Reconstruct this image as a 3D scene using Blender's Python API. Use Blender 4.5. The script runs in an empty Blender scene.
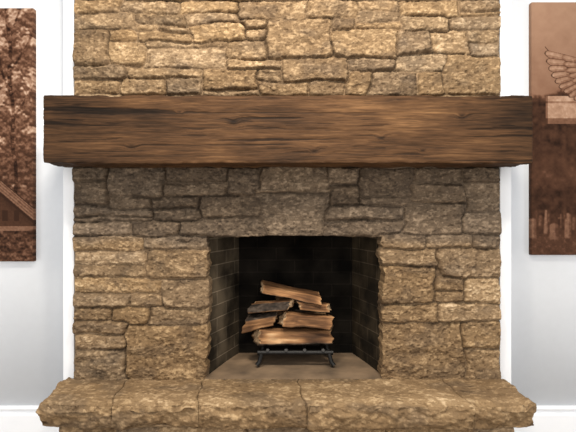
import bpy, math, random
import numpy as np
from mathutils import Vector, Matrix, Euler
random.seed(7); rng=np.random.RandomState(11)
scene=bpy.context.scene
try: scene.view_settings.view_transform='Standard'
except Exception: pass
COL=scene.collection
CZ=1.2   # camera height
def X(px,ppm=200.): return (px-288)/ppm
def Z(py,ppm=200.): return CZ+(216-py)/ppm

# ---------------------------------------------------------------- noise
def _h(ix,iy,iz,seed):
    n=(ix.astype(np.int64)*374761393+iy.astype(np.int64)*668265263+iz.astype(np.int64)*2147483647+seed*1274126177)&0xFFFFFFFF
    n=((n^(n>>13))*1274126177)&0xFFFFFFFF
    n=((n^(n>>16))*2246822519)&0xFFFFFFFF
    return ((n^(n>>15))&0xFFFFFF)/float(0xFFFFFF)*2-1
def vn(x,y,z,seed=0):
    x=np.asarray(x,float);y=np.broadcast_to(np.asarray(y,float),x.shape);z=np.broadcast_to(np.asarray(z,float),x.shape)
    xi=np.floor(x).astype(np.int64);yi=np.floor(y).astype(np.int64);zi=np.floor(z).astype(np.int64)
    fx=x-xi;fy=y-yi;fz=z-zi
    u=fx*fx*(3-2*fx);v=fy*fy*(3-2*fy);w=fz*fz*(3-2*fz)
    def L(a,b,t): return a+(b-a)*t
    r0=L(L(_h(xi,yi,zi,seed),_h(xi+1,yi,zi,seed),u),L(_h(xi,yi+1,zi,seed),_h(xi+1,yi+1,zi,seed),u),v)
    r1=L(L(_h(xi,yi,zi+1,seed),_h(xi+1,yi,zi+1,seed),u),L(_h(xi,yi+1,zi+1,seed),_h(xi+1,yi+1,zi+1,seed),u),v)
    return L(r0,r1,w)
def fbm(x,y,z,octv=3,seed=0,gain=.5):
    s=0;a=1;t=0;f=1
    for o in range(octv):
        s=s+a*vn(np.asarray(x)*f+o*17.3,np.asarray(y)*f+o*5.1,np.asarray(z)*f+o*9.7,seed+o);t+=a;a*=gain;f*=2.03
    return s/t*1.5
def ramp(v,stops):
    p=[s[0] for s in stops]
    return np.stack([np.interp(v,p,[s[1][k] for s in stops]) for k in range(3)],-1)
def sst(a,b,x):
    t=np.clip((x-a)/(b-a),0,1); return t*t*(3-2*t)
def terr(f,n):
    q=f*n;fl=np.floor(q);return (fl+sst(.5,1.,q-fl))/n

# ---------------------------------------------------------------- mesh helpers
def mesh_np(name,verts,faces,mat=None,col=None,smooth=True,uv=None):
    me=bpy.data.meshes.new(name)
    verts=np.asarray(verts,np.float32); faces=np.asarray(faces,np.int32); n=len(faces); k=faces.shape[1]
    me.vertices.add(len(verts)); me.vertices.foreach_set('co',verts.ravel())
    me.loops.add(n*k); me.loops.foreach_set('vertex_index',faces.ravel())
    me.polygons.add(n); me.polygons.foreach_set('loop_start',np.arange(0,n*k,k,dtype=np.int32))
    try: me.polygons.foreach_set('loop_total',np.full(n,k,dtype=np.int32))
    except Exception: pass
    me.update(calc_edges=True); me.validate()
    if smooth: me.polygons.foreach_set('use_smooth',np.ones(len(me.polygons),bool))
    if col is not None:
        ca=me.color_attributes.new('Col','FLOAT_COLOR','POINT')
        c=np.ones((len(verts),4),np.float32); c[:,:3]=np.clip(col,0,1)
        ca.data.foreach_set('color',c.ravel())
    if mat: me.materials.append(mat)
    ob=bpy.data.objects.new(name,me); COL.objects.link(ob)
    return ob
def box(name,x0,x1,y0,y1,z0,z1,mat,bev=0.0):
    v=[(x,y,z) for z in (z0,z1) for y in (y0,y1) for x in (x0,x1)]
    f=[(0,2,3,1),(4,5,7,6),(0,1,5,4),(2,6,7,3),(0,4,6,2),(1,3,7,5)]
    ob=mesh_np(name,v,f,mat,smooth=False)
    if bev>0:
        m=ob.modifiers.new('bevel','BEVEL');m.width=bev;m.segments=3
    return ob
def rough_box_geo(x0,x1,y0,y1,z0,z1,res,r):
    pts=[];fc=[];off=0
    lo=np.array([x0,y0,z0]);hi=np.array([x1,y1,z1]);n=np.maximum(2,np.round((hi-lo)/res).astype(int))
    for ax in range(3):
        a,b=(ax+1)%3,(ax+2)%3
        for s in (0,1):
            ua=np.arange(n[a]+1);ub=np.arange(n[b]+1);A,B=np.meshgrid(ua,ub,indexing='ij')
            P=np.zeros(A.shape+(3,),int);P[...,a]=A;P[...,b]=B;P[...,ax]=n[ax]*s
            idx=off+np.arange(A.size).reshape(A.shape)
            q=np.stack([idx[:-1,:-1],idx[1:,:-1],idx[1:,1:],idx[:-1,1:]],-1).reshape(-1,4)
            if s==0:q=q[:,::-1]
            pts.append(P.reshape(-1,3));fc.append(q);off+=A.size
    P=np.concatenate(pts);F=np.concatenate(fc)
    key=P[:,0]*100000000+P[:,1]*10000+P[:,2]
    u,first,inv=np.unique(key,return_index=True,return_inverse=True)
    P=P[first];F=inv.reshape(-1)[F]
    V=lo+P/n*(hi-lo)
    c=np.clip(V,lo+r,hi-r);d=V-c;l=np.linalg.norm(d,axis=1,keepdims=True)
    N=d/np.maximum(l,1e-9);V=c+N*r
    return V,F,N

# ---------------------------------------------------------------- materials
def newmat(name):
    m=bpy.data.materials.new(name);m.use_nodes=True;nt=m.node_tree
    b=nt.nodes['Principled BSDF'];return m,nt,b
def add(nt,t,**k):
    n=nt.nodes.new(t)
    for a,v in k.items(): setattr(n,a,v)
    return n
def attr_mat(name,rough=.85,bump=.4,bscale=220,mottle=.35,dist=.004,stretch=None,spec=.25):
    m,nt,b=newmat(name);L=nt.links
    at=add(nt,'ShaderNodeAttribute',attribute_name='Col')
    tc=add(nt,'ShaderNodeTexCoord');src=tc.outputs['Object']
    if stretch:
        mp=add(nt,'ShaderNodeMapping');mp.inputs['Scale'].default_value=stretch;L.new(src,mp.inputs[0]);src=mp.outputs[0]
    n=add(nt,'ShaderNodeTexNoise');n.inputs['Scale'].default_value=bscale;n.inputs['Detail'].default_value=4
    L.new(src,n.inputs['Vector'])
    mr=add(nt,'ShaderNodeMapRange');mr.inputs[1].default_value=.3;mr.inputs[2].default_value=.7
    mr.inputs[3].default_value=1-mottle;mr.inputs[4].default_value=1+mottle;L.new(n.outputs[0],mr.inputs[0])
    mx=add(nt,'ShaderNodeVectorMath',operation='SCALE');L.new(at.outputs['Color'],mx.inputs[0]);L.new(mr.outputs[0],mx.inputs['Scale'])
    L.new(mx.outputs[0],b.inputs['Base Color'])
    bp=add(nt,'ShaderNodeBump');bp.inputs['Strength'].default_value=bump;bp.inputs['Distance'].default_value=dist
    L.new(n.outputs[0],bp.inputs['Height']);L.new(bp.outputs[0],b.inputs['Normal'])
    b.inputs['Roughness'].default_value=rough;b.inputs['Specular IOR Level'].default_value=spec
    return m
def plain(name,c,rough=.6,nscale=60,amt=.04,bump=.05,metal=0):
    m,nt,b=newmat(name);L=nt.links
    tc=add(nt,'ShaderNodeTexCoord');n=add(nt,'ShaderNodeTexNoise');n.inputs['Scale'].default_value=nscale;n.inputs['Detail'].default_value=5
    L.new(tc.outputs['Object'],n.inputs['Vector'])
    cr=add(nt,'ShaderNodeValToRGB');cr.color_ramp.elements[0].position=.3;cr.color_ramp.elements[1].position=.7
    cr.color_ramp.elements[0].color=tuple(x*(1-amt) for x in c)+(1,);cr.color_ramp.elements[1].color=tuple(min(1,x*(1+amt)) for x in c)+(1,)
    L.new(n.outputs[0],cr.inputs[0]);L.new(cr.outputs[0],b.inputs['Base Color'])
    bp=add(nt,'ShaderNodeBump');bp.inputs['Strength'].default_value=bump;bp.inputs['Distance'].default_value=.003
    L.new(n.outputs[0],bp.inputs['Height']);L.new(bp.outputs[0],b.inputs['Normal'])
    b.inputs['Roughness'].default_value=rough;b.inputs['Metallic'].default_value=metal
    return m
M_stone=attr_mat('rough_limestone',.88,.5,130,.15,.003,spec=.15)
M_wall=plain('white_wall_paint',(.70,.725,.76),.7,25,.012,.05)
M_trim=plain('white_trim_paint',(.76,.77,.79),.45,15,.01,.02)
M_iron=plain('black_cast_iron',(.012,.011,.010),.5,120,.4,.4,.5)
M_ash=plain('ash_dusted_hearth_slab',(.185,.122,.070),.9,6,.48,.35)
M_floor,nt,b=newmat('pale_oak_floor_boards')
tc=add(nt,'ShaderNodeTexCoord');br=add(nt,'ShaderNodeTexBrick');br.inputs['Scale'].default_value=1;br.inputs['Brick Width'].default_value=1.2;br.inputs['Row Height'].default_value=.13
br.inputs['Mortar Size'].default_value=.002;br.inputs['Color1'].default_value=(.50,.42,.33,1);br.inputs['Color2'].default_value=(.56,.48,.39,1);br.inputs['Mortar'].default_value=(.2,.15,.1,1)
nt.links.new(tc.outputs['Object'],br.inputs['Vector']);nt.links.new(br.outputs[0],b.inputs['Base Color']);b.inputs['Roughness'].default_value=.45
M_log=attr_mat('split_firewood',.8,.6,1,.30,.003,stretch=(14,160,160))
M_canvas,nt,b=newmat('printed_canvas')
at=add(nt,'ShaderNodeAttribute',attribute_name='Col');nt.links.new(at.outputs['Color'],b.inputs['Base Color']);b.inputs['Roughness'].default_value=.75
b.inputs['Specular IOR Level'].default_value=.08

# firebrick material (UV in metres)
def brick_mat(name,c1,c2,mo,bw=.23,rh=.072,off=.5,soot_shade=True):
    m,nt,b=newmat(name);L=nt.links
    uv=add(nt,'ShaderNodeUVMap')
    br=add(nt,'ShaderNodeTexBrick');br.inputs['Scale'].default_value=1;br.inputs['Brick Width'].default_value=bw;br.inputs['Row Height'].default_value=rh
    br.inputs['Mortar Size'].default_value=.0038;br.inputs['Mortar Smooth'].default_value=.5;br.offset=off
    br.inputs['Color1'].default_value=c1+(1,);br.inputs['Color2'].default_value=c2+(1,);br.inputs['Mortar'].default_value=mo+(1,)
    L.new(uv.outputs[0],br.inputs['Vector'])
    tc=add(nt,'ShaderNodeTexCoord')
    n=add(nt,'ShaderNodeTexNoise');n.inputs['Scale'].default_value=6;n.inputs['Detail'].default_value=8;L.new(tc.outputs['Object'],n.inputs['Vector'])
    mr=add(nt,'ShaderNodeMapRange');mr.inputs[1].default_value=.38;mr.inputs[2].default_value=.66;mr.inputs[3].default_value=.30;mr.inputs[4].default_value=1.6;L.new(n.outputs[0],mr.inputs[0])
    mx=add(nt,'ShaderNodeVectorMath',operation='SCALE');L.new(br.outputs[0],mx.inputs[0]);L.new(mr.outputs[0],mx.inputs['Scale'])
    L.new(mx.outputs[0],b.inputs['Base Color'])
    bp=add(nt,'ShaderNodeBump');bp.inputs['Strength'].default_value=.6;bp.inputs['Distance'].default_value=.004;bp.invert=True
    L.new(br.outputs['Fac'],bp.inputs['Height']);L.new(bp.outputs[0],b.inputs['Normal']);b.inputs['Roughness'].default_value=.95
    b.inputs['Specular IOR Level'].default_value=.1
    return m
M_brick=brick_mat('lit_sooty_firebrick',(.066,.050,.032),(.044,.033,.021),(.125,.097,.066))  # left wall's sooty brick, colour lightened to look lit
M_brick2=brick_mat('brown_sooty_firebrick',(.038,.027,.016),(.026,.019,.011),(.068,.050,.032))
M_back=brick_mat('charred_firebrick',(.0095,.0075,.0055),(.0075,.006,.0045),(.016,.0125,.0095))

# ---------------------------------------------------------------- stone wall
STOPS=[(0,(.034,.020,.010)),(.25,(.100,.061,.031)),(.5,(.198,.127,.066)),(.75,(.36,.246,.136)),(1,(.66,.50,.32))]
def stone_colour(v,grey,hue=None):
    c=ramp(v,STOPS)
    l=c.mean(-1,keepdims=True)
    g=l*np.array([1.19,.985,.77])
    c=c*(1-grey[...,None])+g*grey[...,None]
    if hue is not None:
        c=c*np.stack([1+.02*hue,1+0*hue,1-.05*hue],-1)
    return c
def stone_wall(name,x0,x1,z0,z1,rects,res,hole=None,back=.12,yoff=0.,soot_shade=None,seed=1,key=None):
    nx=int(round((x1-x0)/res));nz=int(round((z1-z0)/res))
    gx=np.linspace(x0,x1,nx+1);gz=np.linspace(z0,z1,nz+1)
    if hole is not None:
        hx0,hx1,hz=hole
        gx[np.argmin(abs(gx-hx0))]=hx0;gx[np.argmin(abs(gx-hx1))]=hx1;gz[np.argmin(abs(gz-hz))]=hz
    GX,GZ=np.meshgrid(gx,gz)
    wx=GX+.015*fbm(GX*8,0*GX,GZ*11,3,seed+3,.5)+.0016*fbm(GX*50,0*GX,GZ*50,2,seed+4);wz=GZ+.010*fbm(GX*6,0*GX+4,GZ*12,3,seed+7,.5)+.0016*fbm(GX*50,0*GX+3,GZ*50,2,seed+9)
    if key is not None:
        kx,kz,hw,hh=key
        wx=wx-.034*np.clip((GZ-kz)/hh,-1,1)*np.sign(GX-kx)*np.exp(-((np.abs(GX-kx)-hw)/.10)**2)*(np.abs(GZ-kz)<hh*1.1)
    D1=np.full(GX.shape,-1.);D2=np.full(GX.shape,-1.);ID=np.zeros(GX.shape,int)
    K=100.;m=.045
    R=np.random.RandomState(seed)
    for k,(a,b_,c,d) in enumerate(rects):   # a<b x ; c<d z
        jx=.012;jz=min(.008,(d-c)*.13)
        P=[(a+R.uniform(-jx,jx),c+R.uniform(-jz,jz)),(b_+R.uniform(-jx,jx),c+R.uniform(-jz,jz)),(b_+R.uniform(-jx,jx),d+R.uniform(-jz,jz)),(a+R.uniform(-jx,jx),d+R.uniform(-jz,jz))]
        i0=max(0,np.searchsorted(gx,a-m)-1);i1=np.searchsorted(gx,b_+m)+1;j0=max(0,np.searchsorted(gz,c-m)-1);j1=np.searchsorted(gz,d+m)+1
        if i1<=i0 or j1<=j0: continue
        sx=wx[j0:j1,i0:i1];sz=wz[j0:j1,i0:i1]
        if sx.size==0: continue
        e=0
        for q in range(4):
            p=P[q];r=P[(q+1)%4];ex,ez=r[0]-p[0],r[1]-p[1];l=math.hypot(ex,ez)
            dd=((sz-p[1])*ex-(sx-p[0])*ez)/l
            e=e+np.exp(-K*np.clip(dd,-.2,.3))
        dd=-np.log(e)/K
        A=D1[j0:j1,i0:i1];B=D2[j0:j1,i0:i1];I=ID[j0:j1,i0:i1]
        better=dd>A
        B[:]=np.where(better,A,np.maximum(B,dd));A[:]=np.where(better,dd,A);I[:]=np.where(better,k,I)
    d=np.minimum((D1-D2)/2,D1+.0080)
    d=d+.0014*fbm(GX*60,0*GX,GZ*60,3,seed+13,.6)
    n=len(rects)
    base=R.uniform(-.012,.012,n)[ID];tx=R.uniform(-.05,.05,n)[ID];tz=R.uniform(-.12,.04,n)[ID]
    cx=np.array([(r[0]+r[1])/2 for r in rects])[ID];cz=np.array([(r[2]+r[3])/2 for r in rects])[ID]
    ph=R.uniform(0,60,n)[ID]
    rad=np.clip(.0125+.005*fbm(GX*14,0*GX,GZ*14,2,seed+15)+.005*R.rand(n)[ID],.005,.03)
    t=np.clip((d-.0006)/rad,0,1);prof=np.sqrt(np.clip(1-(1-t)**2,0,1))*.5+.5*(1-(1-t)**2)
    fill=sst(-.6,.3,fbm(GX*6,0*GX,GZ*7,2,seed+83))
    jd=.029-.011*fill
    lowf=fbm(GX*8+ph,ph,GZ*13,3,seed+21)
    te=terr(fbm(GX*10+ph,ph+5,GZ*20,2,seed+25,.5)*.6+lowf*.3,3)
    chip=fbm(GX*34+ph,ph,GZ*55,3,seed+31,.6)
    fine=fbm(GX*130,ph*0,GZ*170,2,seed+41,.6)
    pit=sst(.22,.65,fbm(GX*70,0*GX+8,GZ*105,3,seed+71))
    h=.003+prof*(jd+base*.9+tx*(GX-cx)+tz*(GZ-cz))+(.25+.75*prof)*(.0100*te+.0040*lowf+.0034*chip-.0034*pit)+.0012*fine+.002*fbm(GX*30,0*GX,GZ*30,2,seed+45)*(1-prof)
    Y=yoff+.036-h
    off=R.uniform(-.11,.10,n)[ID]; gr=np.clip(R.uniform(-.6,.6,n),0,1)[ID];hue=R.uniform(-1,1,n)[ID]
    mid=fbm(GX*10+ph,ph+9,GZ*17,4,seed+51,.5)
    lit_fleck=sst(-.02,.60,fbm(GX*58,0*GX+2,GZ*100,3,seed+61,.65)+.30*chip)  # pale flecks: overhead light on stone crests, painted into the colour
    v=.47+off+.13*mid+.24*lit_fleck+.07*te-.15*pit+.04*fine
    v=v-.04*(1-sst(.002,.012,d))
    col=stone_colour(np.clip(v,0,1),np.clip(gr*.45+.15*sst(0,.6,-mid),0,.85),hue)
    mort=1-sst(.0003,.0045,d)
    mc=(np.array([.070,.045,.026])*(1-fill[...,None])+np.array([.21,.142,.083])*fill[...,None])*(1+.4*fbm(GX*60,0*GX,GZ*60,2,seed+81))[...,None]
    col=col*(1-.9*mort[...,None])+mc*.9*mort[...,None]
    if soot_shade is not None: col=soot_shade(GX,GZ,col)
    VX=GX.copy();VZ=GZ.copy()
    if hole is not None:
        fall=lambda q:np.exp(-(q/.05)**2)
        below=sst(hz+.02,hz-.02,GZ)
        # each jamb stone ends at its own distance from the opening
        a0=terr(fbm(0*GX,0*GX,GZ*11,2,seed+91),3)+.4*fbm(0*GX,0*GX,GZ*45,2,seed+92)
        a1=terr(fbm(0*GX+5,0*GX,GZ*11,2,seed+95),3)+.4*fbm(0*GX,0*GX,GZ*45,2,seed+96)
        VX+=below*fall(GX-hx0)*.014*a0+below*fall(GX-hx1)*.014*a1
        VZ+=sst(hx0-.01,hx0+.03,GX)*sst(hx1+.01,hx1-.03,GX)*fall(GZ-hz)*.007*fbm(GX*9,0*GX,0*GX,3,seed+97)
    vid=np.arange(GX.size).reshape(GX.shape)
    keep=np.ones((nz,nx),bool)
    if hole is not None:
        ccx=(gx[:-1]+gx[1:])/2;ccz=(gz[:-1]+gz[1:])/2
        keep&=~((ccx[None,:]>hx0)&(ccx[None,:]<hx1)&(ccz[:,None]<hz))
    q=np.stack([vid[:-1,:-1],vid[:-1,1:],vid[1:,1:],vid[1:,:-1]],-1)[keep]
    E=[]
    Kp=np.pad(keep,1)
    Lk=Kp[1:-1,:-1];Rk=Kp[1:-1,1:]
    j,i=np.nonzero(Lk&~Rk);E.append(np.stack([vid[j,i],vid[j+1,i]],-1))
    j,i=np.nonzero(~Lk&Rk);E.append(np.stack([vid[j+1,i],vid[j,i]],-1))
    Bk=Kp[:-1,1:-1];Tk=Kp[1:,1:-1]
    j,i=np.nonzero(Bk&~Tk);E.append(np.stack([vid[j,i+1],vid[j,i]],-1))
    j,i=np.nonzero(~Bk&Tk);E.append(np.stack([vid[j,i],vid[j,i+1]],-1))
    E=np.concatenate(E)
    V=np.stack([VX,Y,VZ],-1).reshape(-1,3);C=col.reshape(-1,3)
    ub,inv=np.unique(E.ravel(),return_inverse=True);Ei=inv.reshape(-1,2)
    prev=ub;steps=6;VV=[V];CC=[C];FF=[q];tot=len(V)
    for s in range(1,steps+1):
        f=s/steps
        P=V[ub].copy();P[:,1]=P[:,1]*(1-f)+(yoff+back)*f
        w=.004*(1 if s<steps else 0)
        P[:,0]+=w*fbm(P[:,0]*30,P[:,1]*30,P[:,2]*30,2,5);P[:,2]+=w*fbm(P[:,0]*30,P[:,1]*30,P[:,2]*30,2,6)
        ids=tot+np.arange(len(ub));tot+=len(ub)
        FF.append(np.stack([prev[Ei[:,0]],ids[Ei[:,0]],ids[Ei[:,1]],prev[Ei[:,1]]],-1))
        VV.append(P);CC.append(C[ub]*(1+.2*fbm(P[:,0]*60,P[:,1]*60,P[:,2]*60,2,7))[:,None]);prev=ids
    V=np.concatenate(VV);C=np.concatenate(CC);F=np.concatenate(FF)
    used=np.zeros(len(V),bool);used[F.ravel()]=True;mp=np.cumsum(used)-1
    return mesh_np(name,V[used],mp[F],M_stone,C[used])

px=[]
def S(a,b,c,d): px.append((a,b,c,d))
W0,W1=72,502
for a,b in zip([W0,140,230,290,380,440],[140,230,290,380,440,W1]): S(a,b,-62,-30)
for a,b in zip([W0,120,190,250,330,400,455],[120,190,250,330,400,455,W1]): S(a,b,-30,-2)
T="""72 118 -2 12;118 178 -2 12;178 240 -2 10;240 306 -2 18;306 358 -2 17;358 400 -2 10;400 458 -2 15;458 502 -2 14
72 135 12 28;135 185 12 24;185 240 10 22;135 190 24 40;190 245 22 40;240 267 18 28;245 267 28 40;267 332 18 56;332 358 17 28;358 402 10 28;402 450 15 30;450 502 14 28
332 397 28 57;397 434 30 52;434 468 30 52;468 502 28 41;468 502 41 53
72 107 28 64;107 135 28 40;107 143 40 63;143 225 40 66;225 267 40 57;225 283 57 68;283 348 56 80;348 397 57 69;397 447 52 70
72 125 64 79;125 202 66 77;72 118 79 95;118 165 77 95;165 202 77 95;202 257 68 95;257 283 68 80;257 310 80 95;310 348 80 95;348 372 69 95;372 420 69 95;420 447 70 95;447 502 53 95
72 180 95 130;180 300 95 130;300 420 95 130;420 502 95 130;72 150 130 166;150 250 130 166;250 370 130 166;370 502 130 166
72 108 166 182;108 164 166 196;164 226 166 182;226 262 166 196;262 328 166 192;328 362 166 184;362 415 166 196;415 466 166 182;466 502 166 182
72 108 182 205;108 150 196 208;150 200 196 208;164 226 182 196;200 262 196 218;262 328 192 236;328 362 184 206;362 410 196 206;328 405 206 220;328 405 220 236;410 466 182 204;405 466 204 236;466 502 182 212;466 502 212 236
72 150 207 222;150 200 208 222;72 130 222 238;130 178 222 238;178 262 219 237
72 140 238 251;140 207 237 251;72 146 251 266;146 207 251 279;72 146 266 279;72 160 279 293;160 207 279 308;72 128 293 308;128 160 293 308
72 110 308 322;110 148 308 324;148 207 308 326;72 126 323 336;72 126 336 350;126 207 326 382;72 126 350 382
383 428 236 249;428 475 236 247;475 502 236 249;383 440 249 265;440 502 248 278;383 434 265 304;434 464 278 291;464 502 278 304;434 464 291 304
383 440 304 322;440 502 304 322;383 464 322 382;464 502 322 350;464 502 350 382"""
for row in T.replace('\n',';').split(';'):
    S(*[float(v) for v in row.split()])
px=[r for r in px if r[3]-r[2]>3]
# thin levelling slivers between courses, away from the large jamb blocks
rs=random.Random(21);px2=[]
for (a,b,c,d) in px:
    if 15<=d-c<=34 and rs.random()<.18 and c<236 and not(255<a<330 and c>160):
        s=rs.uniform(5,7)
        if b-a>50 and rs.random()<.6:
            m_=a+(b-a)*rs.uniform(.35,.65)
            px2+=[(a,m_,c,c+s),(m_,b,c,c+s),(a,b,c+s,d)]
        else: px2+=[(a,b,d-s,d),(a,b,c,d-s)]
    else: px2.append((a,b,c,d))
px=px2
rects=[(X(a),X(b),Z(d),Z(c)) for a,b,c,d in px]
HX0,HX1,HZ=X(206.5),X(383.5),Z(236.5)
def soot_shade(x,z,col):  # soot and the mantel's shade, both darkened into the stone colour
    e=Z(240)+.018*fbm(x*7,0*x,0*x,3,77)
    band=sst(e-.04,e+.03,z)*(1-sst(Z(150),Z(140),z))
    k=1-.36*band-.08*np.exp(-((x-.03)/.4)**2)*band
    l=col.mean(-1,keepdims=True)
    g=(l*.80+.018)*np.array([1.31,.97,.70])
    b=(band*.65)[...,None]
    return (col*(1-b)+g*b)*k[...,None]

fire=bpy.data.objects.new('fireplace',None);COL.objects.link(fire);fire.location=(0,0,0)
fire['label']='rough tan stone fireplace with raised hearth and dark timber mantel';fire['category']='fireplace'
def child(o,p,label=None):
    o.parent=p
    o.matrix_parent_inverse=p.matrix_basis.inverted()
    if label:o['label']=label
    return o
breast=stone_wall('chimney_breast',X(W0),X(W1),.37,Z(-62),rects,.003,hole=(HX0,HX1,HZ),soot_shade=soot_shade,seed=5,key=(X(295),Z(214),.165,.11))
child(breast,fire,'rough split-face tan limestone masonry')

# ------------------------------------------------ hearth slabs + base
hv=[];hf=[];hc=[];off=0
fx=[-1.100,-.78,-.40,.075,.80,1.090]
rr=random.Random(3)
for k in range(len(fx)-1):
    a,b=fx[k]+.0002,fx[k+1]-.0002
    V,F,N=rough_box_geo(a,b,-.325+rr.uniform(-.006,.006),.02,.268,.380,.0045,.007)
    x,y,z=V.T
    ph=k*7.7
    front=np.clip(-N[:,1],0,1)
    side=np.clip(np.abs(N[:,0]),0,1)*(np.abs(x)>1.03)
    top=np.clip(N[:,2],0,1)
    fs=np.maximum(front,side)
    lump=fbm(x*7,y*7,z*12,3,91);chip=fbm(x*30,y*32,z*46,3,95,.6);fn=fbm(x*120,y*110,z*140,2,97)
    te=terr(fbm(x*11,y*11,z*20,2,99)*.7,4)
    pit=sst(.22,.65,fbm(x*55,y*65,z*85,3,105))
    amp_top=top*(.0034*lump+.0016*chip+.0030*te-.0020*pit)
    amp_fs=fs*(.014*lump+.008*chip+.026*te-.002*pit)
    V=V+N*(amp_top+amp_fs+.0008*fn)[:,None]
    dfr=np.clip((y+.330),0,1)
    lip=.016+.024*sst(-.2,.6,fbm(x*8,0*x,0*x,3,107))
    V[:,2]-=top*lip*np.exp(-(dfr/(.028+.030*sst(-.3,.5,fbm(x*9,0*x+4,0*x,2,109))))**1.6)
    bot=np.clip(-N[:,2],0,1)+front*np.exp(-np.clip(z-.27,0,1)/.022)
    V[:,1]+=.020*np.clip(bot,0,1)*np.exp(-(dfr/.05))*(1+.8*fbm(x*7,0*x,0*x,2,113))
    cr=np.clip((np.abs(x)-.99)/.12,0,1)**2*np.exp(-(dfr/.07)); V[:,1]+=.045*cr
    inner=sst(1.05,.9,np.abs(x));V[:,0]+=.032*fbm(V[:,1]*7,x*0,x*0,2,117)*inner
    mid=fbm(x*6,y*9,z*16,4,101,.5)
    fl=sst(-.02,.60,fbm(x*44,y*58,z*86,3,103,.65)+.30*chip)  # same painted crest highlights as on the wall stones
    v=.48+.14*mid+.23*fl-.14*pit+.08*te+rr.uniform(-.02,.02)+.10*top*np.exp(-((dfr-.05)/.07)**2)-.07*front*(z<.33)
    c=stone_colour(np.clip(v,0,1),np.clip(.0+.2*sst(0,.6,-mid),0,1),.5+.3*lump)
    ed=np.minimum(x-a,b-x);c=c*(1-.16*(np.exp(-(ed/.005)**2)*(np.abs(x)<1.04)))[:,None]
    hv.append(V);hf.append(F+off);hc.append(c);off+=len(V)
hearth=mesh_np('hearth',np.concatenate(hv),np.concatenate(hf),M_stone,np.concatenate(hc))
child(hearth,fire,'raised rough limestone hearth slabs')
br=[];zc=0
for z0,z1 in((0,.1),(.1,.18),(.18,.272)):
    xx=-1.03
    while xx<1.02:
        w=rr.uniform(.18,.42);e=min(1.025,xx+w)
        if 1.025-e<.1:e=1.025
        br.append((xx,e,z0,z1));xx=e
        if e>=1.025:break
hb=stone_wall('hearth_base',-1.03,1.025,0,.275,br,.006,back=.26,yoff=-.26,seed=9)
child(hb,fire,'coursed tan stone hearth base')

# ------------------------------------------------ firebox
OX0,OX1=HX0-.012,HX1+.012;BX0,BX1=X(239,500/3.0),X(352,500/3.0)
def quad_obj(name,quads,mats):
    v=[];f=[];uvs=[];mi=[]
    for (pts,uv,m) in quads:
        b0=len(v);v+=pts;f.append([b0,b0+1,b0+2,b0+3]);uvs+=uv;mi.append(m)
    me=bpy.data.meshes.new(name);me.from_pydata(v,[],f);ul=me.uv_layers.new(name='UVMap')
    for i,u in enumerate(uvs): ul.data[i].uv=u
    for m in mats: me.materials.append(m)
    for p,m in zip(me.polygons,mi): p.material_index=m
    ob=bpy.data.objects.new(name,me);COL.objects.link(ob);return ob
y0,y1=.10,.50;zt=1.35;zb=.36;sl=math.hypot(y1-y0,.1)
fb=quad_obj('firebox',[
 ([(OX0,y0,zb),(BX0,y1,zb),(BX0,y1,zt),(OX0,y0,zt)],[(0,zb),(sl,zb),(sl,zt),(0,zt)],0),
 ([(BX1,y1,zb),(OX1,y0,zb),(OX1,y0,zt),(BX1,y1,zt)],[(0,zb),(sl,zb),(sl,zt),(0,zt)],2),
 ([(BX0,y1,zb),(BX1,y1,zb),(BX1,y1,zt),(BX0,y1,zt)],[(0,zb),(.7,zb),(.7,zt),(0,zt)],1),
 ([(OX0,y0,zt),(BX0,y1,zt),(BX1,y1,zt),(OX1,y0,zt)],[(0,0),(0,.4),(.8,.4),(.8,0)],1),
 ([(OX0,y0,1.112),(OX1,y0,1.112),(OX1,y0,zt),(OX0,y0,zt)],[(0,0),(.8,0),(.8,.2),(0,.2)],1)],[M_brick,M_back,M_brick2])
child(fb,fire,'sooty firebrick firebox lining')
ff=quad_obj('firebox_floor',[([(OX0-.01,.015,.379),(OX1+.01,.015,.379),(BX1+.01,y1,.379),(BX0-.01,y1,.379)],[(0,0),(.9,0),(.8,.5),(.1,.5)],0)],[M_ash])
child(ff,fire,'dusty brown firebox floor slab')

# ------------------------------------------------ mantel beam
PB=500/2.3
V,F,N=rough_box_geo(X(43,PB),X(533,PB),-.2,.02,Z(163.5,PB),Z(95,PB),.003,.006)
x,y,z=V.T
g1=fbm(x*1.4,y*30,z*26,4,201,.6);g2=fbm(x*12,y*110,z*110,3,205,.6);big=fbm(x*2.2,y*3,z*6,3,209)
edge=np.exp(-((z-z.max())/.012)**2)+.8*np.exp(-((z-z.min())/.010)**2)
def knots(x,z):
    k=0*x
    for (kx,kz,s) in ((-.25,1.63,.022),(.43,1.56,.017),(-.72,1.52,.018),(.8,1.66,.015),(.12,1.50,.012),(.62,1.50,.010),(-.5,1.68,.010)):
        k=k+np.exp(-(((x-kx)/(s*1.7))**2+((z-kz)/s)**2))
    return k
kn=knots(x,z)
zz=z+.007*fbm(x*2.4,y*2,z*6,3,221)+.0022*fbm(x*9,y*2,z*20,2,223)+.017*kn
crk=sst(.88,.94,np.abs(fbm(x*.9+3,y*40,zz*40,2,235,.4)))+.6*sst(.80,.88,np.abs(fbm(x*5+9,y*80,zz*110,2,239,.5)))
crk=np.clip(crk,0,1)
V=V+N*(.0010*g1+.0011*g2+.0025*big-.007*edge*np.abs(fbm(x*10,y*12,z*12,3,211))*1.6-.0018*crk)[:,None]
st=fbm(x*9,y*230,zz*300,2,229,.7)
st2=fbm(x*8,y*80,zz*100,3,231,.65)
patch=fbm(x*3.5,y*10,z*11,4,243,.55)
v=.41+.11*st+.09*st2+.14*big+.15*patch
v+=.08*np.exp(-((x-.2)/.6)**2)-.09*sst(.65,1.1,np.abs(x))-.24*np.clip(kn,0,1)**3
v-=.24*crk
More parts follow.
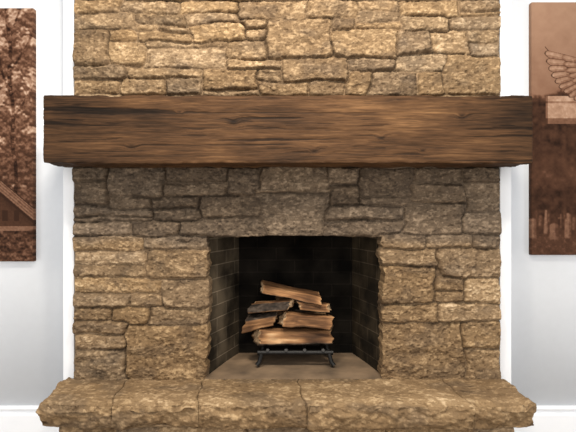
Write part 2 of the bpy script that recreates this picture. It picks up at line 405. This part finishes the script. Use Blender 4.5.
v-=.15*np.exp(-((z-z.max())/.016)**2)
c=ramp(np.clip(v,0,1),[(0,(.007,.004,.0022)),(.25,(.029,.0145,.0068)),(.5,(.076,.0370,.0160)),(.75,(.160,.082,.035)),(1,(.33,.190,.085))])
M_beam=attr_mat('dark_hewn_timber',.7,.48,1,.20,.002,stretch=(24,260,260),spec=.12)
beam=mesh_np('mantel',V,F,M_beam,c)
child(beam,fire,'dark-stained rough-hewn timber mantel beam')

# ------------------------------------------------ room structure
def struct(o): o['kind']='structure';return o
WY=.25
struct(box('floor',-4,4,-4.5,WY,-.06,0,M_floor))
PT=500/2.56
struct(box('trim_1',X(63,PT),X(74,PT),.06,WY,0,3.2,M_trim,.003))
struct(box('trim_2',X(500,PT),X(511.5,PT),.06,WY,0,3.2,M_trim,.003))
def baseboard(name,xa,xb):
    prof=[(0,0),(-.024,0),(-.024,.112),(-.019,.118),(-.008,.121),(-.008,.131),(-.018,.137),(-.021,.146),(-.015,.153),(-.004,.158),(0,.158)]
    n=len(prof);v=[(xx,WY+p[0],p[1]) for xx in(xa,xb) for p in prof]
    me=bpy.data.meshes.new(name);me.from_pydata(v,[],[[i,(i+1)%n,n+(i+1)%n,n+i] for i in range(n)]+[list(range(n))[::-1],list(range(n,2*n))])
    me.materials.append(M_trim);o=bpy.data.objects.new(name,me);COL.objects.link(o);return struct(o)
baseboard('baseboard_left',-4,X(63,PT));baseboard('baseboard_right',X(511.5,PT),4)
def wall_with_hole():
    a0,a1,zt_=OX0-.02,OX1+.02,1.37
    v=[];f=[]
    def bx(x0,x1,z0,z1):
        o=len(v);
        for zz_ in(z0,z1):
            for yy in(WY,WY+.1):
                for xx in(x0,x1): v.append((xx,yy,zz_))
        f.extend([tuple(o+i for i in t) for t in[(0,2,3,1),(4,5,7,6),(0,1,5,4),(2,6,7,3),(0,4,6,2),(1,3,7,5)]])
    bx(-4,a0,0,3.2);bx(a1,4,0,3.2);bx(a0,a1,zt_,3.2);bx(a0,a1,0,.36)
    return mesh_np('wall_back',v,f,M_wall,smooth=False)
struct(wall_with_hole())

# ------------------------------------------------ canvas prints
def canvas(name,x0,x1,z0,z1,fn,label):
    th=.035;yf=WY-th
    V,F,N=rough_box_geo(x0,x1,yf,WY-.0005,z0,z1,.0028,.003)
    x,y,z=V.T
    c=fn(x,z)
    o=mesh_np(name,V,F,M_canvas,c)
    o['label']=label;o['category']='canvas print';return o
PC=500/2.715;PW=500/2.75
def pix(x,z): return 288+x*PC,216-(z-CZ)*PC
SEP=[(0,(.016,.007,.004)),(.3,(.070,.031,.017)),(.5,(.160,.080,.048)),(.7,(.30,.18,.118)),(1,(.63,.46,.345))]
def seg(u,v,u0,v0,u1,v1,w):
    L2=(u1-u0)**2+(v1-v0)**2;tt=np.clip(((u-u0)*(u1-u0)+(v-v0)*(v1-v0))/L2,0,1)
    return sst(w+.7,w-.5,np.hypot(u-u0-tt*(u1-u0),v-v0-tt*(v1-v0)))
def left_img(x,z):
    u,v=pix(x,z)
    f=fbm(u*.07,0*u,v*.07,3,301,.6)
    g=fbm(u*.22,0*u,v*.26,2,305,.6);gs=fbm(u*.22,0*u,(v+2.2)*.26,2,305,.6);g2=fbm(u*.6,0*u,v*.6,2,308,.7)
    leaf=np.clip((gs-g)*1.6,-1,1)
    sky=sst(.0,.5,-f-.5*g-.003*(v-60))
    t=.38+.15*leaf+.11*g2+.10*g+.34*sky-.07*sst(110,170,v)
    for s_ in ((7,0,16,195,1.8),(12,70,34,30,1.0),(14,115,36,84,.9),(11,95,-4,52,1.),(9,40,22,8,.8),(-60,0,-52,200,3)):
        t=t-.26*seg(u+1.2*np.sin(v*.1),v,*s_)*(g<.3)
    t=np.where(v>224,.27+.16*leaf+.12*g2+.08*f,t)
    # small gabled building: lit shingle roof slope running down, dark eaves and shaded wall beneath
    ridge=178+np.abs(u+2)*.85
    wall=(v>ridge+14)&(v<228)&(u<34)
    t=np.where(wall,.22+.05*g2-.08*sst(ridge+24,ridge+14,v),t)
    t=np.where(wall&(v>210)&(v<221)&(((u>2)&(u<8))|((u>14)&(u<19))),.09,t)
    t=np.where((v>ridge)&(v<ridge+13)&(u<40),.46+.08*np.sin((v-ridge)*1.9)+.08*g2,t)
    t=np.where((v>ridge+12)&(v<ridge+15.5)&(u<40),.08,t)
    t=np.where((np.abs(v-ridge)<.8)&(u<40),.14,t)
    t=np.where((v>226)&(v<231)&(u<36),.50+.05*g2,t)
    m=sst(5,1,np.hypot((u-34)*.5,v-233));t=t*(1-m)+m*(.15+.1*leaf)
    return ramp(np.clip(t,0,1),SEP)
def right_img(x,z):
    u,v=pix(x,z)
    f=fbm(u*.12,0*u,v*.12,4,401,.6);g=fbm(u*.45,0*u,v*.45,3,405,.6);g2=fbm(u*.25,0*u,v*.25,3,409)
    t=.68-.0016*v+.03*f
    tl=92+9*fbm(u*.07,0*u,0*v,3,421)+3*g2
    m=sst(-4,4,v-tl);t=t*(1-m)+m*(.11+.10*g2+.08*f)
    m=sst(-14,14,v-(158+8*f));t=t*(1-m)+m*(.25+.08*f+.10*g2)
    m=sst(-5,5,v-(188+5*f));t=t*(1-m)+m*(.16+.11*g2+.08*f)
    m=sst(-3,3,v-(234+3*f));t=t*(1-m)+m*(.27+.12*g)
    R=np.random.RandomState(8)
    fixed=[(533,238,7,20,.50,1),(540.5,226,4,11,.40,1),(546,234,5,24,.52,0),(554,240,9,17,.46,1),(561,228,4,14,.38,2),(568,238,7,25,.50,1),(574,230,4,13,.40,1),(549,222,3,9,.34,1),(537,218,3,8,.32,1),(565,219,3,8,.32,1)]
    for k in range(38):
        gy=R.uniform(212,238);gx=R.uniform(578,700);sc=.55+.45*(gy-206)/34;w=sc*R.uniform(4,9);h=sc*R.uniform(10,20);br=R.uniform(.38,.52);kd=1
        if k<len(fixed): gx,gy,w,h,br,kd=fixed[k]
        if kd==2:
            m=np.clip(sst(-.8,.8,.9-np.abs(u-gx))*sst(-1,1,gy-v)*sst(-1,1,v-gy+h)+sst(-.8,.8,.9-np.abs(v-gy+h-4))*sst(-.9,.9,3.2-np.abs(u-gx)),0,1)
        elif kd==0:
            ww=w*.5*(.45+.55*np.clip((v-(gy-h))/h,0,1));m=sst(-1,1,ww-np.abs(u-gx))*sst(-1.5,1.5,gy-v)*sst(-1,1,v-(gy-h))
        else:
            m=sst(-1,1,w*.5-np.abs(u-gx))*sst(-1.5,1.5,gy-v)*sst(-1.2,1.2,v-(gy-h+(u-gx)**2/w*.9))
        t=t*(1-m)+m*(br+.09*g-.14*sst(-1,1,u-gx-w*.15))
    # pale carved block the statue rests on
    sl_=(u>546)&(u<640)&(v>96)&(v<124);t=np.where(sl_,.70+.06*f-.06*g-.24*(v>118)-.24*(u<548)-.16*(np.abs(v-102)<1),t)
    # solid raised wing: pointed tip towards the open sky, rows of overlapping feathers
    cx,cy=612.,66.
    du=cx-u;dv=v-cy
    r=np.hypot(du,dv);ang=np.arctan2(dv,du)
    amin,amax=-.24,1.15
    aa=(ang-amin)/(amax-amin);ac=np.clip(aa,0,1)
    R0=69-26*ac**.9
    for (k,fr_,nf,b0) in ((0,1.0,12,.60),(1,.76,10,.56),(2,.55,8,.62)):
        q=aa*nf;fq=np.abs(q-np.floor(q)-.5)*2
        RR=R0*fr_*(1-.06*fq**2)
        m=(aa>0)&(aa<1)&(r<RR)&(u<606)
        val=b0+.12*(1-fq)*(q-np.floor(q)<.6)-.26*sst(.72,1.,fq)-.16*sst(3.5,0.,RR-r)*(k>0)+.07*g-.12*ac+.06*f
        val=np.where(r<RR*.78,val-.06,val)
        t=np.where(m,val,t)
        if k==0:
            o=(aa>-.03)&(aa<1.03)&(r<RR+1.2)&(r>=RR)&(u<606);t=np.where(o,.20,t)
    body=(np.abs(u-612)<16)&(v>60)&(v<185);t=np.where(body,.55+.1*f+.1*np.sin(u*.6),t)
    head=(np.hypot(u-612,v-48)<12);t=np.where(head,.60+.08*f,t)
    return ramp(np.clip(t,0,1),SEP)
xl=X(36.5,PW);xr=X(528.5,PW)
canvas('canvas_print',xl-.92,xl,Z(261.5,PC),Z(8,PC),left_img,'sepia canvas print of leafy trees above a sloping roof')
canvas('canvas_print',xr,xr+.92,Z(255,PC),Z(2,PC),right_img,'sepia canvas print of winged stone statue in a cemetery')

# ------------------------------------------------ grate
FZ=.379
def bar(name,pts,r,parent,flat=1.0,closed=False):
    cu=bpy.data.curves.new(name,'CURVE');cu.dimensions='3D';cu.bevel_depth=r;cu.bevel_resolution=3;cu.use_fill_caps=True
    sp=cu.splines.new('POLY');sp.points.add(len(pts)-1)
    for p,q in zip(sp.points,pts): p.co=(*q,1)
    tmp=bpy.data.objects.new('t',cu);COL.objects.link(tmp)
    dg=bpy.context.evaluated_depsgraph_get();me=bpy.data.meshes.new_from_object(tmp.evaluated_get(dg))
    bpy.data.objects.remove(tmp);me.materials.clear();me.materials.append(M_iron);me.name=name
    for p in me.polygons:p.use_smooth=True
    o=bpy.data.objects.new(name,me);COL.objects.link(o);child(o,parent);return o
gxc,gyc=.040,.30
gr=bpy.data.objects.new('fireplace_grate',None);COL.objects.link(gr);gr.location=(gxc,gyc,FZ)
bpy.context.view_layer.update()
gr['label']='black cast iron fireplace grate holding split logs';gr['category']='fireplace grate'
gz=FZ+.090
gw=.205
bar('rail',[(gxc-gw,.215,gz-.010),(gxc+gw,.215,gz-.010)],.013,gr)
bar('rail',[(gxc-gw+.02,.40,gz-.010),(gxc+gw-.02,.40,gz-.010)],.013,gr)
for k in range(4):
    xx=gxc-.15+.10*k
    bar('crossbar',[(xx,.201,gz+.006),(xx,.205,gz+.003),(xx,.215,gz+.001),(xx,.245,gz+.001),(xx,.30,gz+.001),(xx,.40,gz+.001),(xx,.43,gz+.008)],.009,gr)
for sx in(-1,1):
    for yy in(.215,.40):
        bar('leg',[(gxc+sx*(gw-.022),yy,gz-.006),(gxc+sx*(gw-.018),yy-.002,gz-.03),(gxc+sx*(gw-.010),yy-.005,FZ+.03),(gxc+sx*(gw+.004),yy-.012,FZ+.0125)],.012,gr)

# ------------------------------------------------ logs
def log(L,sec,seed,bark_seg,tint,loc,rot,label,taper=.1):
    sec=np.array(sec,float);n=len(sec)
    pts=[];isb=[]
    per=10
    for i in range(n):
        a=sec[i];b=sec[(i+1)%n]
        for t in np.arange(per)/per:
            p=a+(b-a)*t
            if i in bark_seg:
                nn=np.array([(b-a)[1],-(b-a)[0]]);p=p+nn*.12*4*t*(1-t)
            pts.append(p);isb.append(1. if i in bark_seg else 0.)
    pts=np.array(pts);isb=np.array(isb);m=len(pts)
    NL=90;xs=np.linspace(-L/2,L/2,NL)
    U,A=np.meshgrid(xs,np.arange(m),indexing='ij')
    sc=1-taper*(U/L)+.08*fbm(U*9,0*U,0*U,2,seed)
    Yv=pts[A,0]*sc;Zv=pts[A,1]*sc*(1+.10*fbm(U*11+3,0*U,0*U,2,seed+2))
    spl=terr(fbm(U*4+seed,Yv*60,Zv*60,2,seed+1),3)
    d=.0022*fbm(U*9+seed,Yv*90,Zv*90,3,seed,.6)+.0035*spl+.004*isb[A]*fbm(U*40,Yv*60,Zv*60,2,seed+3)
    rl=np.hypot(Yv,Zv)+1e-6;Yv=Yv*(1+d/rl);Zv=Zv*(1+d/rl)
    Zv=Zv+.002*np.sin(U/L*2.5+seed)
    endw=np.clip((np.abs(U)-(L/2-.02))/.02,0,1)
    slant=.5*np.sin(seed)*Zv+.4*np.cos(seed*1.7)*Yv
    Ux=U+ endw*(np.sign(U)*.012*fbm(Yv*50,Zv*50,0*U,2,seed+5)+slant)
    V=np.stack([Ux,Yv,Zv],-1).reshape(-1,3)
    grain=fbm(U*5,Yv*130+seed,Zv*130,3,seed+7,.6);blot=fbm(U*9,Yv*18,Zv*18,2,seed+9)
    w=ramp(np.clip(.44+.26*grain+.36*blot+.12*spl+.22*endw,0,1),[(0,(.028,.013,.006)),(.35,(.110,.053,.023)),(.65,(.27,.142,.064)),(1,(.60,.40,.225))])*tint
    bk=ramp(np.clip(.45+.5*fbm(U*40,Yv*70,Zv*70,3,seed+11),0,1),[(0,(.008,.006,.004)),(.5,(.038,.026,.018)),(1,(.11,.082,.06))])
    B=isb[A][...,None];C=(w*(1-B)+bk*B).reshape(-1,3)
    idx=np.arange(NL*m).reshape(NL,m);nx_=np.roll(idx,-1,1)
    F=np.stack([idx[:-1],idx[1:],nx_[1:],nx_[:-1]],-1).reshape(-1,4)
    for e in(0,NL-1):
        c0=V[idx[e]].mean(0);prev=idx[e]
        for s in(.66,.33,.02):
            P=c0+(V[idx[e]]-c0)*s;P[:,0]+=.002*fbm(P[:,1]*150,P[:,2]*150,0*P[:,0],2,seed)
            ids=len(V)+np.arange(m);V=np.concatenate([V,P])
            rg=.55+.3*fbm(P[:,1]*200,P[:,2]*60,0*P[:,0],2,seed+1)
            C=np.concatenate([C,ramp(np.clip(rg,0,1),[(0,(.2,.12,.06)),(1,(.72,.54,.35))])*tint])
            if e==0: q=np.stack([prev,np.roll(prev,-1),np.roll(ids,-1),ids],-1)
            else: q=np.stack([prev,ids,np.roll(ids,-1),np.roll(prev,-1)],-1)
            F=np.concatenate([F,q]);prev=ids
    o=mesh_np('firewood_log',V,F[:, ::-1],M_log,C,smooth=False)
    o.location=loc;o.rotation_euler=Euler([math.radians(a) for a in rot])
    o['label']=label;o['category']='firewood';o['group']='split logs stacked on the grate'
    return o
quad=lambda w,h:[(-w,-h),(w,-h*.8),(w*.8,h),(-w*.9,h*.7)]
face=lambda w,h:[(-w*.85,-h),(w,-h),(w*.8,h),(-w*.25,h)]     # broad sloping split face towards the room
T1=np.array([1,.95,.88])
def PL(pxx,pyy,y):
    k=500/(2.5+y);return ((pxx-288)/k,y,CZ+(216-pyy)/k)
LOG=[
 (.39,face(.068,.032),1,{0},.95,(293,335.5,.258),(0,1,3),'brown split log lying across the grate bars'),
 (.37,quad(.044,.037),2,{2},.5,(297,333,.395),(-4,-1,-3),'dark bark-covered split log lying on the grate bars'),
 (.250,face(.062,.030),3,{1},1.15,(306,320.5,.255),(-2,4,-4),'broad pale split wedge resting on the lower log'),
 (.170,quad(.038,.028),4,{2},.85,(260.5,321,.262),(8,-10,6),'brown split log with bark beside the pale wedge'),
 (.34,quad(.034,.031),5,{2},.45,(292,315,.405),(0,2,3),'grey barked split log in the middle of the stack'),
 (.215,face(.056,.022),6,{3},.95,(271,306,.258),(4,-6,-6),'split log with rough bark edge leaning across the stack'),
 (.165,face(.044,.018),10,{1},.95,(314,306,.262),(0,6,5),'short flat split piece beside the leaning log'),
 (.25,quad(.030,.022),9,{1},.45,(298,299,.415),(0,5,3),'dark weathered split log near the back of the stack'),
 (.33,face(.062,.014),7,{0},1.3,(291,292.5,.285),(16,10,-7),'thin pale split log slanting across the top of the stack'),
]
for (L,sec,sd,bk,ti,(a,b_,dp),rot,lab) in LOG:
    log(L,sec,sd*13,bk,ti*T1,PL(a,b_,dp),rot,lab)

# ------------------------------------------------ lights
def area(name,loc,target,size,power,col,sy=None):
    l=bpy.data.lights.new(name,'AREA');l.energy=power;l.color=col;l.size=size
    if sy: l.shape='RECTANGLE';l.size_y=sy
    o=bpy.data.objects.new(name,l);COL.objects.link(o);o.location=loc
    o.rotation_euler=(Vector(target)-Vector(loc)).to_track_quat('-Z','Y').to_euler();return o
area('ceiling_light',(-.45,-1.4,3.0),(0,0,.6),.35,44,(1,.92,.81))
area('ceiling_light',(.55,-1.6,3.0),(0,0,.6),.35,44,(1,.92,.81))
area('room_fill',(0,-3.9,1.9),(0,0,.7),1.6,60,(1,.96,.91))  # unseen frontal fill, added to even out the wall brightness
area('side_fill',(-2.8,-1.7,.50),(-1.5,.25,.20),1.0,24,(.96,.98,1))  # added fill lifting the dim lower left wall, no visible source
area('side_fill',(2.8,-1.7,.50),(1.5,.25,.20),1.0,24,(.96,.98,1))  # matching added fill for the lower right wall
w=bpy.data.worlds.new('room_ambient');scene.world=w;w.use_nodes=True
w.node_tree.nodes['Background'].inputs[0].default_value=(.96,.98,1,1);w.node_tree.nodes['Background'].inputs[1].default_value=.64

# ------------------------------------------------ camera
cd=bpy.data.cameras.new('camera');cam=bpy.data.objects.new('camera',cd);COL.objects.link(cam)
cd.sensor_width=36;cd.lens=36*500/576;cam.location=(0,-2.5,CZ);cam.rotation_euler=(math.pi/2,0,0)
scene.camera=cam
